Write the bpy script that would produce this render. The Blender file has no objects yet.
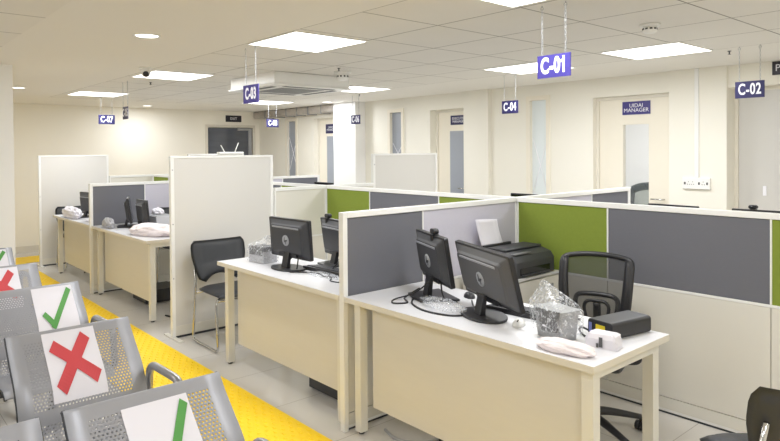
import bpy, bmesh, math, random
from mathutils import Vector, Matrix
random.seed(7)
R = math.radians
COL = bpy.context.scene.collection
SC = bpy.context.scene

# ------------------------------------------------------------------ camera
F, PX, PY, EYE = 628.0, 390.0, 159.0, 1.55
pitch, roll, head = R(.8), R(.45), R(48.7)
fw = Vector((math.cos(head)*math.cos(pitch), math.sin(head)*math.cos(pitch), -math.sin(pitch)))
r0 = Vector((math.sin(head), -math.cos(head), 0)); u0 = r0.cross(fw)
rt = r0*math.cos(roll) - u0*math.sin(roll); up = rt.cross(fw)
cd = bpy.data.cameras.new('camera'); cam = bpy.data.objects.new('camera', cd); COL.objects.link(cam)
cd.sensor_width = 36; cd.lens = F/780*36; cd.shift_y = (PY-220.5)/780; cd.clip_start = .05
m3 = Matrix((rt, up, -fw)).transposed()
cam.matrix_world = Matrix.Translation((0, 0, EYE)) @ m3.to_4x4()
SC.camera = cam

# ------------------------------------------------------------------ world and exposure
w = bpy.data.worlds.new('world'); SC.world = w; w.use_nodes = True
w.node_tree.nodes['Background'].inputs[0].default_value = (1, .98, .95, 1)
w.node_tree.nodes['Background'].inputs[1].default_value = .3
SC.view_settings.view_transform = 'Standard'; SC.view_settings.look = 'None'
SC.view_settings.gamma = 1; SC.view_settings.use_curve_mapping = False
SC.view_settings.exposure = 0.25
SC.cycles.diffuse_bounces = 8; SC.cycles.max_bounces = 16; SC.cycles.transparent_max_bounces = 16
PANEL_W = 15.5        # watts of one ceiling panel
DOWN_W = 9.0
CEIL = 2.32

# ------------------------------------------------------------------ materials
def srgb(c):
    return tuple(((x/255)/12.92 if x/255 <= .04045 else ((x/255+.055)/1.055)**2.4) for x in c)
def mat(name, rgb, rough=.5, metal=0, noise=0, nscale=8, spec=.5, bump=0, bscale=200, alpha=1, emit=None, estr=1, trans=0, stretch=None):
    m = bpy.data.materials.new(name); m.use_nodes = True
    n = m.node_tree.nodes; l = m.node_tree.links; b = n['Principled BSDF']
    c = srgb(rgb)
    b.inputs['Base Color'].default_value = (*c, 1); b.inputs['Roughness'].default_value = rough
    b.inputs['Metallic'].default_value = metal; b.inputs['Specular IOR Level'].default_value = spec
    b.inputs['Alpha'].default_value = alpha; b.inputs['Transmission Weight'].default_value = trans
    tc = n.new('ShaderNodeTexCoord'); src = tc.outputs['Object']
    if stretch:
        mp = n.new('ShaderNodeMapping'); mp.inputs['Scale'].default_value = stretch; l.new(src, mp.inputs[0]); src = mp.outputs[0]
    if noise:
        t = n.new('ShaderNodeTexNoise'); t.inputs['Scale'].default_value = nscale; t.inputs['Detail'].default_value = 5; l.new(src, t.inputs['Vector'])
        mx = n.new('ShaderNodeMix'); mx.data_type = 'RGBA'
        mx.inputs[6].default_value = (*[x*(1-noise) for x in c], 1); mx.inputs[7].default_value = (*[min(1, x*(1+noise)) for x in c], 1)
        l.new(t.outputs[0], mx.inputs[0]); l.new(mx.outputs[2], b.inputs['Base Color'])
    if bump:
        t = n.new('ShaderNodeTexNoise'); t.inputs['Scale'].default_value = bscale; l.new(src, t.inputs['Vector'])
        bp = n.new('ShaderNodeBump'); bp.inputs['Strength'].default_value = bump; bp.inputs['Distance'].default_value = .002
        l.new(t.outputs[0], bp.inputs['Height']); l.new(bp.outputs[0], b.inputs['Normal'])
    if emit:
        b.inputs['Emission Color'].default_value = (*srgb(emit), 1); b.inputs['Emission Strength'].default_value = estr
    return m
def grid_mat(name, rgb, line, x0, y0, sx, sy, wdt, rough, noise=.03, spec=.5, bump=0):
    """square joints measured in object space (objects sit at the origin)"""
    m = mat(name, rgb, rough, noise=noise, nscale=3, spec=spec, bump=bump, bscale=120)
    n = m.node_tree.nodes; l = m.node_tree.links; b = n['Principled BSDF']
    tc = n.new('ShaderNodeTexCoord'); sp = n.new('ShaderNodeSeparateXYZ'); l.new(tc.outputs['Object'], sp.inputs[0])
    outs = []
    for k, (o, s) in enumerate(((x0, sx), (y0, sy))):
        a = n.new('ShaderNodeMath'); a.operation = 'SUBTRACT'; l.new(sp.outputs[k], a.inputs[0]); a.inputs[1].default_value = o
        p = n.new('ShaderNodeMath'); p.operation = 'PINGPONG'; l.new(a.outputs[0], p.inputs[0]); p.inputs[1].default_value = s/2
        # distance to nearest multiple of s
        q = n.new('ShaderNodeMath'); q.operation = 'LESS_THAN'; l.new(p.outputs[0], q.inputs[0]); q.inputs[1].default_value = wdt/2
        outs.append(q)
    mxm = n.new('ShaderNodeMath'); mxm.operation = 'MAXIMUM'; l.new(outs[0].outputs[0], mxm.inputs[0]); l.new(outs[1].outputs[0], mxm.inputs[1])
    mx = n.new('ShaderNodeMix'); mx.data_type = 'RGBA'; l.new(mxm.outputs[0], mx.inputs[0])
    old = b.inputs['Base Color'].links[0].from_socket
    l.new(old, mx.inputs[6]); mx.inputs[7].default_value = (*srgb(line), 1); l.new(mx.outputs[2], b.inputs['Base Color'])
    return m
def perf_mat(name, rgb):
    """steel sheet with round punched holes: UV carries metres across / along the sheet"""
    m = mat(name, rgb, .46, metal=.35, noise=.06, nscale=5)
    n = m.node_tree.nodes; l = m.node_tree.links; b = n['Principled BSDF']
    uv = n.new('ShaderNodeUVMap'); uv.uv_map = 'UVMap'; sp = n.new('ShaderNodeSeparateXYZ'); l.new(uv.outputs[0], sp.inputs[0])
    def M(op, a, b2=None, c=None):
        q = n.new('ShaderNodeMath'); q.operation = op
        for i, v in enumerate((a, b2, c)):
            if v is None: continue
            if isinstance(v, (int, float)): q.inputs[i].default_value = v
            else: l.new(v, q.inputs[i])
        return q.outputs[0]
    P = .0125
    fy = M('DIVIDE', sp.outputs[1], P); row = M('FLOOR', fy); off = M('MULTIPLY', M('MODULO', row, 2.0), .5)
    fx = M('ADD', M('DIVIDE', sp.outputs[0], P), off)
    dx = M('SUBTRACT', M('FRACT', fx), .5); dy = M('SUBTRACT', M('FRACT', fy), .5)
    hole = M('LESS_THAN', M('ADD', M('MULTIPLY', dx, dx), M('MULTIPLY', dy, dy)), .085)
    inx = M('MULTIPLY', M('GREATER_THAN', sp.outputs[0], .055), M('LESS_THAN', sp.outputs[0], .427))
    iny = M('MULTIPLY', M('GREATER_THAN', sp.outputs[1], .06), M('LESS_THAN', sp.outputs[1], .36))
    iny2 = M('MULTIPLY', M('GREATER_THAN', sp.outputs[1], .41), M('LESS_THAN', sp.outputs[1], .70))
    h = M('MULTIPLY', hole, M('MULTIPLY', inx, M('MAXIMUM', iny, iny2)))
    l.new(M('SUBTRACT', 1.0, h), b.inputs['Alpha'])
    return m
M_ = {}
M_['wall'] = mat('cream wall paint', (238, 235, 225), .55, noise=.02, nscale=2, bump=.1)
M_['wallw'] = mat('white wall paint', (240, 240, 240), .5, noise=.015, nscale=2)
M_['beige'] = mat('beige wall paint', (246, 242, 231), .6, noise=.02, nscale=2)
M_['gyp'] = mat('gypsum ceiling paint', (234, 231, 225), .7, noise=.015, nscale=1.5)
M_['tile'] = grid_mat('ceiling tiles', (230, 227, 221), (128, 122, 112), 2.2, 1.47, .6, .63, .009, .7, .03)
M_['floor'] = grid_mat('vitrified floor tiles', (214, 210, 204), (172, 166, 157), .1, .3, .6, .6, .004, .09, .04, spec=.5)
M_['lam'] = mat('off white laminate', (222, 219, 210), .35, noise=.015, nscale=4)
M_['tallw'] = mat('white partition board', (214, 212, 208), .4, noise=.015, nscale=2)
M_['frame'] = mat('white aluminium frame', (238, 238, 236), .35, noise=.01)
M_['cream'] = mat('cream desk laminate', (216, 213, 206), .4, noise=.025, nscale=6, stretch=(1, 1, 6))
M_['creammetal'] = mat('cream powder coated steel', (226, 224, 216), .35)
M_['desktop'] = mat('white desk top', (216, 216, 219), .3, noise=.01)
M_['edge'] = mat('cream edge band', (224, 219, 207), .45)
M_['green'] = mat('olive green fabric', (130, 146, 62), .9, noise=.06, nscale=60, bump=.4, bscale=900, spec=.2)
M_['grey'] = mat('slate grey fabric', (112, 113, 120), .9, noise=.05, nscale=60, bump=.4, bscale=900, spec=.2, stretch=(1, 1, 8))
M_['lav'] = mat('pale lavender fabric', (196, 194, 206), .8, noise=.03, nscale=60, bump=.3, bscale=900, spec=.2)
M_['blk'] = mat('black plastic', (40, 40, 43), .38, noise=.05, nscale=20)
M_['blkm'] = mat('matte charcoal plastic', (62, 63, 67), .5, noise=.06, nscale=20)
M_['screen'] = mat('dark screen', (18, 18, 22), .12)
M_['leather'] = mat('black leatherette', (52, 54, 58), .5, noise=.06, nscale=14, bump=.25, bscale=300)
M_['chrome'] = mat('chrome tube', (200, 200, 200), .18, metal=1)
M_['steel'] = mat('brushed steel tube', (165, 166, 170), .3, metal=.8)
M_['perf'] = perf_mat('perforated steel', (158, 159, 165))
M_['dksteel'] = mat('dark steel', (70, 72, 76), .45, metal=.6)
M_['paper'] = mat('white paper', (226, 224, 232), .6)
M_['markr'] = mat('red print', (200, 68, 74), .6)
M_['markg'] = mat('green print', (84, 152, 74), .6)
M_['yel'] = mat('yellow tactile tile', (255, 212, 20), .55, noise=.05, nscale=10)
M_['sign'] = mat('violet blue sign board', (60, 53, 126), .35)  # brighter variant of the board colour, gloss from the viewing angle put in
M_['signd'] = mat('navy sign board', (44, 42, 88), .4)
M_['signk'] = mat('black sign board', (38, 36, 48), .4)
M_['white'] = mat('white lettering', (240, 240, 246), .5)
M_['lamp'] = mat('lit diffuser', (255, 255, 255), .5, emit=(255, 252, 246), estr=3.2)
M_['glassf'] = mat('frosted glass', (196, 202, 210), .35, spec=.6, noise=.03, nscale=2)
M_['glassc'] = mat('pale clear door glass', (214, 226, 232), .05, alpha=.06, spec=.6)
M_['glassg'] = mat('grey frosted glass', (158, 164, 176), .3, spec=.6, noise=.04, nscale=2)
M_['glassb'] = mat('pale blue frosted glass', (228, 236, 240), .3, spec=.6)
M_['glassdk'] = mat('dark door glass', (84, 88, 98), .1, spec=.7, noise=.2, nscale=3, stretch=(1, 1, 5))
M_['door'] = mat('cream door laminate', (238, 232, 218), .4, noise=.015)
M_['doorg'] = mat('pale grey door', (206, 204, 200), .4, noise=.015)
M_['bin'] = mat('grey plastic', (150, 152, 154), .45)
M_['bag'] = mat('white carrier bag', (236, 234, 242), .3, alpha=.93, noise=.03)
M_['bagp'] = mat('pinkish carrier bag', (244, 234, 236), .3, alpha=.93, noise=.05, nscale=30)
M_['clear'] = mat('clear plastic wrap', (235, 240, 246), .08, alpha=.34, spec=1, bump=1, bscale=40)
def film(name):
    m = mat(name, (240, 243, 248), .15, spec=1, bump=1, bscale=60)
    n = m.node_tree.nodes; l = m.node_tree.links; b = n['Principled BSDF']
    tc = n.new('ShaderNodeTexCoord'); t = n.new('ShaderNodeTexNoise'); t.inputs['Scale'].default_value = 34; t.inputs['Detail'].default_value = 4; t.inputs['Distortion'].default_value = 2.5
    l.new(tc.outputs['Object'], t.inputs['Vector'])
    mr = n.new('ShaderNodeMapRange'); mr.inputs[1].default_value = .48; mr.inputs[2].default_value = .68; mr.inputs[3].default_value = .07; mr.inputs[4].default_value = .75
    l.new(t.outputs[0], mr.inputs[0]); l.new(mr.outputs[0], b.inputs['Alpha']); return m
M_['clear'] = film('clear crinkled plastic film')
M_['kraft'] = mat('grey card', (176, 176, 180), .6)
M_['cable'] = mat('black cable', (36, 36, 38), .5)
M_['cablew'] = mat('grey cable', (168, 168, 168), .5)
M_['foil'] = mat('foil duct wrap', (186, 180, 174), .4, metal=.3, noise=.3, nscale=14, bump=.6, bscale=25)
M_['blue'] = mat('blue label', (120, 130, 190), .5)
M_['ylabel'] = mat('yellow label', (226, 204, 40), .5)
M_['dgrey'] = mat('dark grey plastic', (88, 88, 90), .5)
M_['silver'] = mat('silver trim', (168, 170, 176), .35, metal=.4)
M_['logo'] = mat('grey emblem', (172, 174, 178), .4, metal=.2)
M_['teal'] = mat('dark teal headrest', (20, 30, 32), .6)
def mesh_fabric(name, rgb, a):
    return mat(name, rgb, .7, alpha=a, noise=.08, nscale=80)
M_['meshb'] = mesh_fabric('black mesh fabric', (58, 58, 58), .74)
M_['meshg'] = mesh_fabric('pale green mesh fabric', (150, 160, 152), .72)

# ------------------------------------------------------------------ mesh helpers
def link(name, bm, m, parent=None, smooth=False, bevel=0, loc=None, rot=None, solid=0):
    me = bpy.data.meshes.new(name)
    bmesh.ops.recalc_face_normals(bm, faces=bm.faces[:])
    bm.to_mesh(me); bm.free()
    ms = m if isinstance(m, (list, tuple)) else [m]
    for x in ms: me.materials.append(x)
    if smooth:
        for p in me.polygons: p.use_smooth = True
    o = bpy.data.objects.new(name, me); COL.objects.link(o)
    if parent: o.parent = parent
    if loc: o.location = loc
    if rot: o.rotation_euler = rot
    if solid:
        s = o.modifiers.new('s', 'SOLIDIFY'); s.thickness = solid; s.offset = -1
    if bevel:
        b = o.modifiers.new('b', 'BEVEL'); b.width = bevel; b.segments = 3; b.limit_method = 'ANGLE'; b.angle_limit = R(40)
    return o
def box(bm, a, b, mi=0, mtx=None):
    x0, y0, z0 = a; x1, y1, z1 = b
    vs = [Vector(v) for v in ((x0,y0,z0),(x1,y0,z0),(x1,y1,z0),(x0,y1,z0),(x0,y0,z1),(x1,y0,z1),(x1,y1,z1),(x0,y1,z1))]
    if mtx: vs = [mtx @ v for v in vs]
    vs = [bm.verts.new(v) for v in vs]
    for f in ((0,3,2,1),(4,5,6,7),(0,1,5,4),(1,2,6,5),(2,3,7,6),(3,0,4,7)):
        fc = bm.faces.new([vs[i] for i in f]); fc.material_index = mi
def B(*boxes, mtx=None):
    bm = bmesh.new()
    for b in boxes: box(bm, b[0], b[1], b[2] if len(b) > 2 else 0, mtx)
    return bm
def smooth_path(pts, n=6, closed=False):
    P = [Vector(p) for p in pts]; out = []; N = len(P)
    if N < 3: return P
    rng = range(N) if closed else range(N-1)
    for i in rng:
        p1, p2 = P[i], P[(i+1) % N]
        p0 = P[(i-1) % N] if (closed or i > 0) else p1; p3 = P[(i+2) % N] if (closed or i < N-2) else p2
        for k in range(n):
            t = k/n
            out.append(.5*((2*p1)+(-p0+p2)*t+(2*p0-5*p1+4*p2-p3)*t*t+(-p0+3*p1-3*p2+p3)*t**3))
    if not closed: out.append(P[-1])
    return out
def fillet(pts, r, n=5):
    P = [Vector(p) for p in pts]; out = [P[0]]
    for i in range(1, len(P)-1):
        a = (P[i-1]-P[i]); b = (P[i+1]-P[i]); d = min(r, a.length*.49, b.length*.49)
        p0 = P[i]+a.normalized()*d; p2 = P[i]+b.normalized()*d
        for k in range(n+1):
            t = k/n; out.append((1-t)**2*p0+2*t*(1-t)*P[i]+t*t*p2)
    out.append(P[-1]); return out
def tube(bm, pts, r, seg=10, mi=0, closed=False, flat=1.0):
    P = [Vector(p) for p in pts]; N = len(P); rings = []
    up_ = None
    for i, p in enumerate(P):
        if closed: t = P[(i+1) % N]-P[i-1]
        else: t = P[min(i+1, N-1)]-P[max(i-1, 0)]
        t.normalize()
        if up_ is None:
            up_ = Vector((0, 0, 1)) if abs(t.z) < .9 else Vector((1, 0, 0))
        s = t.cross(up_).normalized(); up_ = s.cross(t).normalized()
        rr = r[i] if isinstance(r, (list, tuple)) else r
        rings.append([bm.verts.new(p+s*math.cos(a)*rr+up_*math.sin(a)*rr*flat) for a in [2*math.pi*k/seg for k in range(seg)]])
    M = N if closed else N-1
    for i in range(M):
        A, Bq = rings[i], rings[(i+1) % N]
        for k in range(seg):
            f = bm.faces.new((A[k], A[(k+1) % seg], Bq[(k+1) % seg], Bq[k])); f.material_index = mi; f.smooth = True
    if not closed:
        for g in (rings[0], rings[-1]):
            f = bm.faces.new(g); f.material_index = mi
    return bm
def lathe(bm, prof, c=(0, 0, 0), seg=24, mi=0, mtx=None):
    rings = []
    for r_, z in prof:
        ring = [Vector((c[0]+r_*math.cos(2*math.pi*k/seg), c[1]+r_*math.sin(2*math.pi*k/seg), c[2]+z)) for k in range(seg)]
        if mtx: ring = [mtx @ v for v in ring]
        rings.append([bm.verts.new(v) for v in ring])
    for A, Q in zip(rings, rings[1:]):
        for k in range(seg):
            f = bm.faces.new((A[k], A[(k+1) % seg], Q[(k+1) % seg], Q[k])); f.material_index = mi; f.smooth = True
    for g in (rings[0], rings[-1]):
        f = bm.faces.new(g); f.material_index = mi
    return bm
def prism(bm, pts, axis, a, b, mi=0, mtx=None):
    """outline pts (2D) extruded along axis 'x','y','z' from a to b"""
    def mk(p, t):
        v = {'x': Vector((t, p[0], p[1])), 'y': Vector((p[0], t, p[1])), 'z': Vector((p[0], p[1], t))}[axis]
        return mtx @ v if mtx else v
    A = [bm.verts.new(mk(p, a)) for p in pts]; Q = [bm.verts.new(mk(p, b)) for p in pts]
    n = len(pts)
    for i in range(n):
        f = bm.faces.new((A[i], A[(i+1) % n], Q[(i+1) % n], Q[i])); f.material_index = mi
    for g in (A[::-1], Q):
        f = bm.faces.new(g); f.material_index = mi
    return bm
def rrect(x0, y0, x1, y1, r, n=5):
    out = []
    for cx, cy, s in ((x1-r, y1-r, 0), (x0+r, y1-r, 90), (x0+r, y0+r, 180), (x1-r, y0+r, 270)):
        for k in range(n+1):
            a = R(s+90*k/n); out.append((cx+r*math.cos(a), cy+r*math.sin(a)))
    return out
def thing(name, label, cat, loc=(0, 0, 0), rz=0, group=None):
    o = bpy.data.objects.new(name, None); COL.objects.link(o); o.empty_display_size = .1
    o.location = loc; o.rotation_euler = (0, 0, rz); o['label'] = label; o['category'] = cat
    if group: o['group'] = group
    return o
def tag(o, label, cat, group=None):
    o['label'] = label; o['category'] = cat
    if group: o['group'] = group
    return o
def struct(name, bm, m, parent=None, **k):
    o = link(name, bm, m, parent, **k)
    if not parent: o['kind'] = 'structure'
    return o
def dup(root, loc, rz, label, group=None):
    r = root.copy(); COL.objects.link(r); r.location = loc; r.rotation_euler = (0, 0, rz); r['label'] = label
    if group: r['group'] = group
    def rec(src, dst):
        for ch in list(src.children):
            c = ch.copy(); COL.objects.link(c); c.parent = dst
            if ch.type == 'LIGHT': pass
            rec(ch, c)
    rec(root, r); return r
def text_mesh(name, s, size, m, parent, loc, rot, bold=0, xs=1.0, ext=.0008, spacing=1.0):
    cu = bpy.data.curves.new('t', 'FONT'); cu.body = s; cu.size = size; cu.extrude = ext; cu.offset = bold
    cu.align_x = 'CENTER'; cu.align_y = 'CENTER'; cu.space_character = spacing; cu.space_line = .85
    t = bpy.data.objects.new('t', cu); COL.objects.link(t)
    bpy.context.view_layer.update()
    me = bpy.data.meshes.new_from_object(t.evaluated_get(bpy.context.evaluated_depsgraph_get()))
    bpy.data.objects.remove(t); bpy.data.curves.remove(cu)
    me.materials.clear(); me.materials.append(m)
    o = bpy.data.objects.new(name, me); COL.objects.link(o); o.parent = parent
    o.location = loc; o.rotation_euler = rot; o.scale = (xs, 1, 1)
    return o

# ================================================================== SETTING
XW, YF, XL, YB = 6.3, 11.1, -2.6, -2.2
struct('floor', B(((XL, YB, -.05), (XW+.4, YF, 0))), M_['floor'])
# ceiling: plaster bands and tiled fields
struct('ceiling', B(((.9, YB, CEIL), (2.2, YF, CEIL+.05)), ((5.2, YB, CEIL), (XW+.4, YF, CEIL+.05)), ((2.2, 9.66, CEIL), (5.2, YF, CEIL+.05)), ((XL, 6.93, CEIL), (.9, YF, CEIL+.05))), M_['gyp'])
struct('ceiling_tiles', B(((2.2, YB, CEIL), (5.2, 9.66, CEIL+.05)), ((XL, YB, CEIL), (.9, 6.93, CEIL+.05))), M_['tile'])
struct('wall_far', B(((XL, YF, 0), (5.18, YF+.12, CEIL)), ((5.18, YF, 2.04), (6.18, YF+.12, CEIL)), ((6.18, YF, 0), (XW, YF+.12, CEIL)), ((5.18, YF+.09, 0), (6.18, YF+.12, 2.04))), M_['beige'])
struct('baseboard_far', B(((XL, YF-.012, 0), (5.14, YF, .1))), M_['edge'])
struct('wall_left', B(((XL-.1, YB, 0), (XL, YF, CEIL))), M_['wall'])
struct('wall_back', B(((XL, YB-.1, 0), (XW+.4, YB, CEIL))), M_['wall'])
# right hand office wall with its door recesses and slot windows: (y0, y1, z0, z1) openings
T = .2
ops = [(1.2, 2.344, 0, 2.115), (2.892, 3.751, 0, 2.112), (4.353, 4.60, .3, 2.142), (5.645, 6.305, 0, 2.11), (6.893, 7.163, .3, 2.125), (8.3, 9.2, 0, 2.115), (9.768, 10.074, .3, 2.105)]
bm = bmesh.new(); y = YB
for (a, b, z0, z1) in ops:
    box(bm, (XW, y, 0), (XW+T, a, CEIL)); box(bm, (XW, a, z1), (XW+T, b, CEIL))
    if z0: box(bm, (XW, a, 0), (XW+T, b, z0))
    y = b
box(bm, (XW, y, 0), (XW+T, YF, CEIL))
struct('wall_right', bm, M_['wall'])
struct('wall_outer', B(((XW+T, YB, 0), (XW+T+.05, 3.10, CEIL)), ((XW+T, 3.50, 0), (XW+T+.05, YF, CEIL)), ((XW+T, 3.10, 2.0), (XW+T+.05, 3.50, CEIL)), ((XW+T, 3.10, 0), (XW+T+.05, 3.50, .2))), M_['wall'])
# manager's office behind the first door, seen through its glass
struct('floor_office', B(((XW+.4, 2.2, -.05), (8.6, 4.9, 0))), M_['floor'])
struct('ceiling_office', B(((XW+.4, 2.2, CEIL), (8.6, 4.9, CEIL+.05))), M_['gyp'])
struct('wall_office', B(((8.6, 2.2, 0), (8.7, 4.9, CEIL)), ((XW+T+.05, 2.1, 0), (8.6, 2.2, CEIL)), ((XW+T+.05, 4.9, 0), (8.6, 5.0, CEIL))), M_['wallw'])
struct('baseboard_right', B(*[((XW-.012, a, 0), (XW, b, .1)) for a, b in ((2.35, 2.88), (3.76, 5.2), (6.32, 7.74), (9.22, 11))]), M_['edge'])
# pillars
struct('trim_1', B(((6.1, 7.763, 0), (XW, 8.34, CEIL))), M_['wallw'])           # white pillar
struct('trim_2', B(((6.24, 5.2, 0), (XW, 5.62, CEIL))), M_['wall'])             # shallow pilasters
struct('trim_3', B(((6.27, 2.345, 0), (XW, 2.89, CEIL))), M_['wall'])
struct('wall_column', B(((.25, 6.3, 0), (1.155, 6.93, CEIL))), M_['wallw'])
# slot windows
def slot_window(n, y0, y1, z0, z1, glass, cross):
    i_ = .008
    fr = struct('window_%d' % n, B(((XW-.015, y0-.045, z0-.045), (XW+.06, y0+i_, z1+.045)), ((XW-.015, y1-i_, z0-.045), (XW+.06, y1+.045, z1+.045)),
                ((XW-.014, y0+i_, z1-i_), (XW+.06, y1-i_, z1+.045)), ((XW-.014, y0+i_, z0-.045), (XW+.06, y1-i_, z0+i_))), M_['door'])
    link('pane', B(((XW+.04, y0, z0), (XW+.05, y1, z1))), glass, fr)
    if cross:
        bm = bmesh.new()
        zc, hh = cross
        for s in (-1, 1):
            tube(bm, [(XW+.037, y0+.02 if s > 0 else y1-.02, zc-hh), (XW+.037, y1-.02 if s > 0 else y0+.02, zc+hh)], .004, 6)
        link('etched_cross', bm, M_['white'], fr)
slot_window(1, 4.353, 4.60, .3, 2.142, M_['glassb'], (1.35, .33))
slot_window(2, 6.893, 7.163, .3, 2.125, M_['glassg'], (1.5, .16))
slot_window(3, 9.768, 10.074, .3, 2.105, M_['glassg'], (1.5, .3))
# doors set back in the wall
def office_door(n, y0, y1, top, dx, gy0, gy1, gz1, glass=True, leafmat='door'):
    A, Z, X0, X1 = y0+.03, y1-.03, XW+dx, XW+dx+.04
    if n == 1: bm = B(((X0, A, .005), (X1, gy0, top-.03)), ((X0, gy1, .005), (X1, Z, top-.03)), ((X0, gy0, .005), (X1, gy1, .25)), ((X0, gy0, gz1), (X1, gy1, top-.03)))
    else: bm = B(((X0, A, .005), (X1, Z, top-.03)))
    d = struct('door_%d' % n, bm, M_[leafmat])
    link('door_frame', B(((XW+dx-.02, y0-.02, 0), (XW+dx+.05, y0+.035, top+.02)), ((XW+dx-.02, y1-.035, 0), (XW+dx+.05, y1+.02, top+.02)), ((XW+dx-.019, y0+.035, top-.035), (XW+dx+.05, y1-.035, top+.02))), M_['edge'], d)
    if glass:
        link('glass_panel', B(((XW+dx-.004, gy0, .25), (XW+dx, gy1, gz1))), M_['glassg'] if n != 1 else M_['glassc'], d)
    bm = bmesh.new(); tube(bm, fillet([(XW+dx, y0+.1, 1.02), (XW+dx-.05, y0+.1, 1.02), (XW+dx-.05, y0+.22, 1.02)], .02), .008)
    link('handle', bm, M_['chrome'], d, smooth=True)
    return d
office_door(1, 2.892, 3.751, 2.112, .083, 3.155, 3.44, 1.805)
office_door(2, 5.645, 6.305, 2.11, .14, 5.80, 6.05, 1.81)
office_door(3, 8.3, 9.2, 2.115, .1, 8.66, 8.94, 1.80)
d4 = office_door(4, 1.2, 2.344, 2.115, .17, 0, 0, 0, glass=False, leafmat='doorg')
link('lock_plate', B(((XW+.162, 2.07, 1.10), (XW+.17, 2.10, 1.19))), M_['white'], d4, bevel=.002)
# far glass door
gd = struct('door_5', B(((5.23, YF+.02, .02), (6.13, YF+.035, 2.0))), M_['glassdk'])
link('door_frame', B(((5.16, YF-.01, 0), (5.21, YF+.06, 2.06)), ((6.15, YF-.01, 0), (6.2, YF+.06, 2.06)), ((5.21, YF-.01, 2.01), (6.15, YF+.06, 2.06))), M_['edge'], gd)
link('door_closer', B(((5.82, YF-.03, 1.955), (6.12, YF+.02, 2.0))), M_['silver'], gd, bevel=.004)
link('side_rail', B(((6.06, YF+.005, .02), (6.13, YF+.02, 2.0))), M_['silver'], gd)

# ================================================================== CEILING FITTINGS
def panel_light(x, y, label, first=[None]):
    if first[0]:
        return dup(first[0], (x, y, CEIL), 0, label)
    t = thing('ceiling_light', label, 'ceiling light', (x, y, CEIL), 0, 'square ceiling light panels'); first[0] = t
    link('frame', B(((0, 0, -.008), (.6, .008, .0)), ((0, .622, -.008), (.6, .63, .0)), ((0, .008, -.008), (.008, .622, .0)), ((.592, .008, -.008), (.6, .622, .0))), M_['frame'], t)
    link('diffuser', B(((.008, .008, -.007), (.592, .622, -.001))), M_['lamp'], t)
    l = bpy.data.lights.new('panel_lamp', 'AREA'); l.shape = 'RECTANGLE'; l.size = .56; l.size_y = .59; l.energy = PANEL_W; l.color = (.94, .965, 1)
    o = bpy.data.objects.new('panel_lamp', l); COL.objects.link(o); o.parent = t; o.location = (.3, .315, -.012)
    return t
for x, y, lb in [
    (2.205, 3.415, 'bright square ceiling light panel just above the C-03 sign, largest whole one in view'),
    (2.14, 1.48, 'square ceiling light panel cut by the top photo edge, left of the C-01 sign'),
    (4.58, 2.035, 'square ceiling light panel between the C-01 and C-02 signs, before the UIDAI manager door'),
    (4.64, 3.30, 'square ceiling light panel partly hidden behind the C-01 sign'),
    (4.6, 5.88, 'square ceiling light panel in front of the white pillar, right of the air conditioner'),
    (4.8, 8.40, 'far square ceiling light panel behind the air conditioner, right of the C-03 sign'),
    (2.24, 5.88, 'square ceiling light panel just behind the dome camera'),
    (2.27, 8.40, 'farthest left square ceiling light panel, above the C-07 sign'),
    (2.2, -1.05, 'added fill light panel on the ceiling behind the viewer'),  # from here on unseen panels, added to keep the room bright
    (4.6, -.42, 'added fill light panel on the ceiling, out of view to the right'),
    (-.8, .84, 'added fill light panel above the waiting seats, out of view'),  # unseen panels on this side added for more frontal light
    (-1.4, 4.62, 'added fill light panel on the ceiling, out of view to the left'),
    (-2.0, 2.73, 'added fill light panel on the ceiling, out of view on the far left side'),
    (-.2, -1.05, 'added fill light panel on the ceiling behind the viewer to the left'),
    (7.3, 3.2, 'added light panel that lights the office behind the UIDAI manager door')]:  # unseen panel added to light the room behind the glass
    panel_light(x, y, lb)
def downlight(x, y, label, first=[None]):
    if first[0]: return dup(first[0], (x, y, CEIL), 0, label)
    t = thing('round_downlight', label, 'ceiling light', (x, y, CEIL), 0, 'round downlights'); first[0] = t
    bm = bmesh.new(); lathe(bm, [(.062, 0), (.075, -.002), (.085, -.008), (.088, 0)], seg=32); link('trim_ring', bm, M_['frame'], t, smooth=True)
    bm = bmesh.new(); lathe(bm, [(.001, -.004), (.07, -.004), (.07, -.001)], seg=32); link('diffuser', bm, M_['lamp'], t)
    l = bpy.data.lights.new('down_lamp', 'AREA'); l.shape = 'DISK'; l.size = .12; l.energy = DOWN_W; l.color = (.94, .965, 1)
    o = bpy.data.objects.new('down_lamp', l); COL.objects.link(o); o.parent = t; o.location = (0, 0, -.012)
    return t
downlight(1.543, 4.178, 'round downlight in the plain ceiling strip, nearest the viewer')
downlight(1.596, 8.418, 'round downlight low at the left beside the grey white column')
downlight(3.85, 10.45, 'small round downlight by the far wall, behind the C-05 sign')
downlight(5.8, 8.1, 'small round downlight next to the white pillar')
# dome camera
t = thing('dome_camera', 'white dome security camera with black lens under the ceiling', 'security camera', (2.12, 5.78, CEIL))
bm = bmesh.new(); lathe(bm, [(.055, 0), (.055, -.012), (.03, -.018), (.012, -.02)], seg=24); link('mount', bm, M_['frame'], t, smooth=True)
bm = bmesh.new(); bmesh.ops.create_uvsphere(bm, u_segments=20, v_segments=12, radius=.042, matrix=Matrix.Translation((0, 0, -.045))); link('housing', bm, M_['frame'], t, smooth=True)
bm = bmesh.new(); dv = Vector((-.3, -.85, -.42)).normalized(); q = dv.to_track_quat('Z', 'Y').to_matrix().to_4x4(); lathe(bm, [(.026, .0), (.026, .043), (.018, .047), (.002, .048)], seg=20, mtx=Matrix.Translation((0, 0, -.045)) @ q); link('lens', bm, M_['blk'], t, smooth=True)
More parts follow.
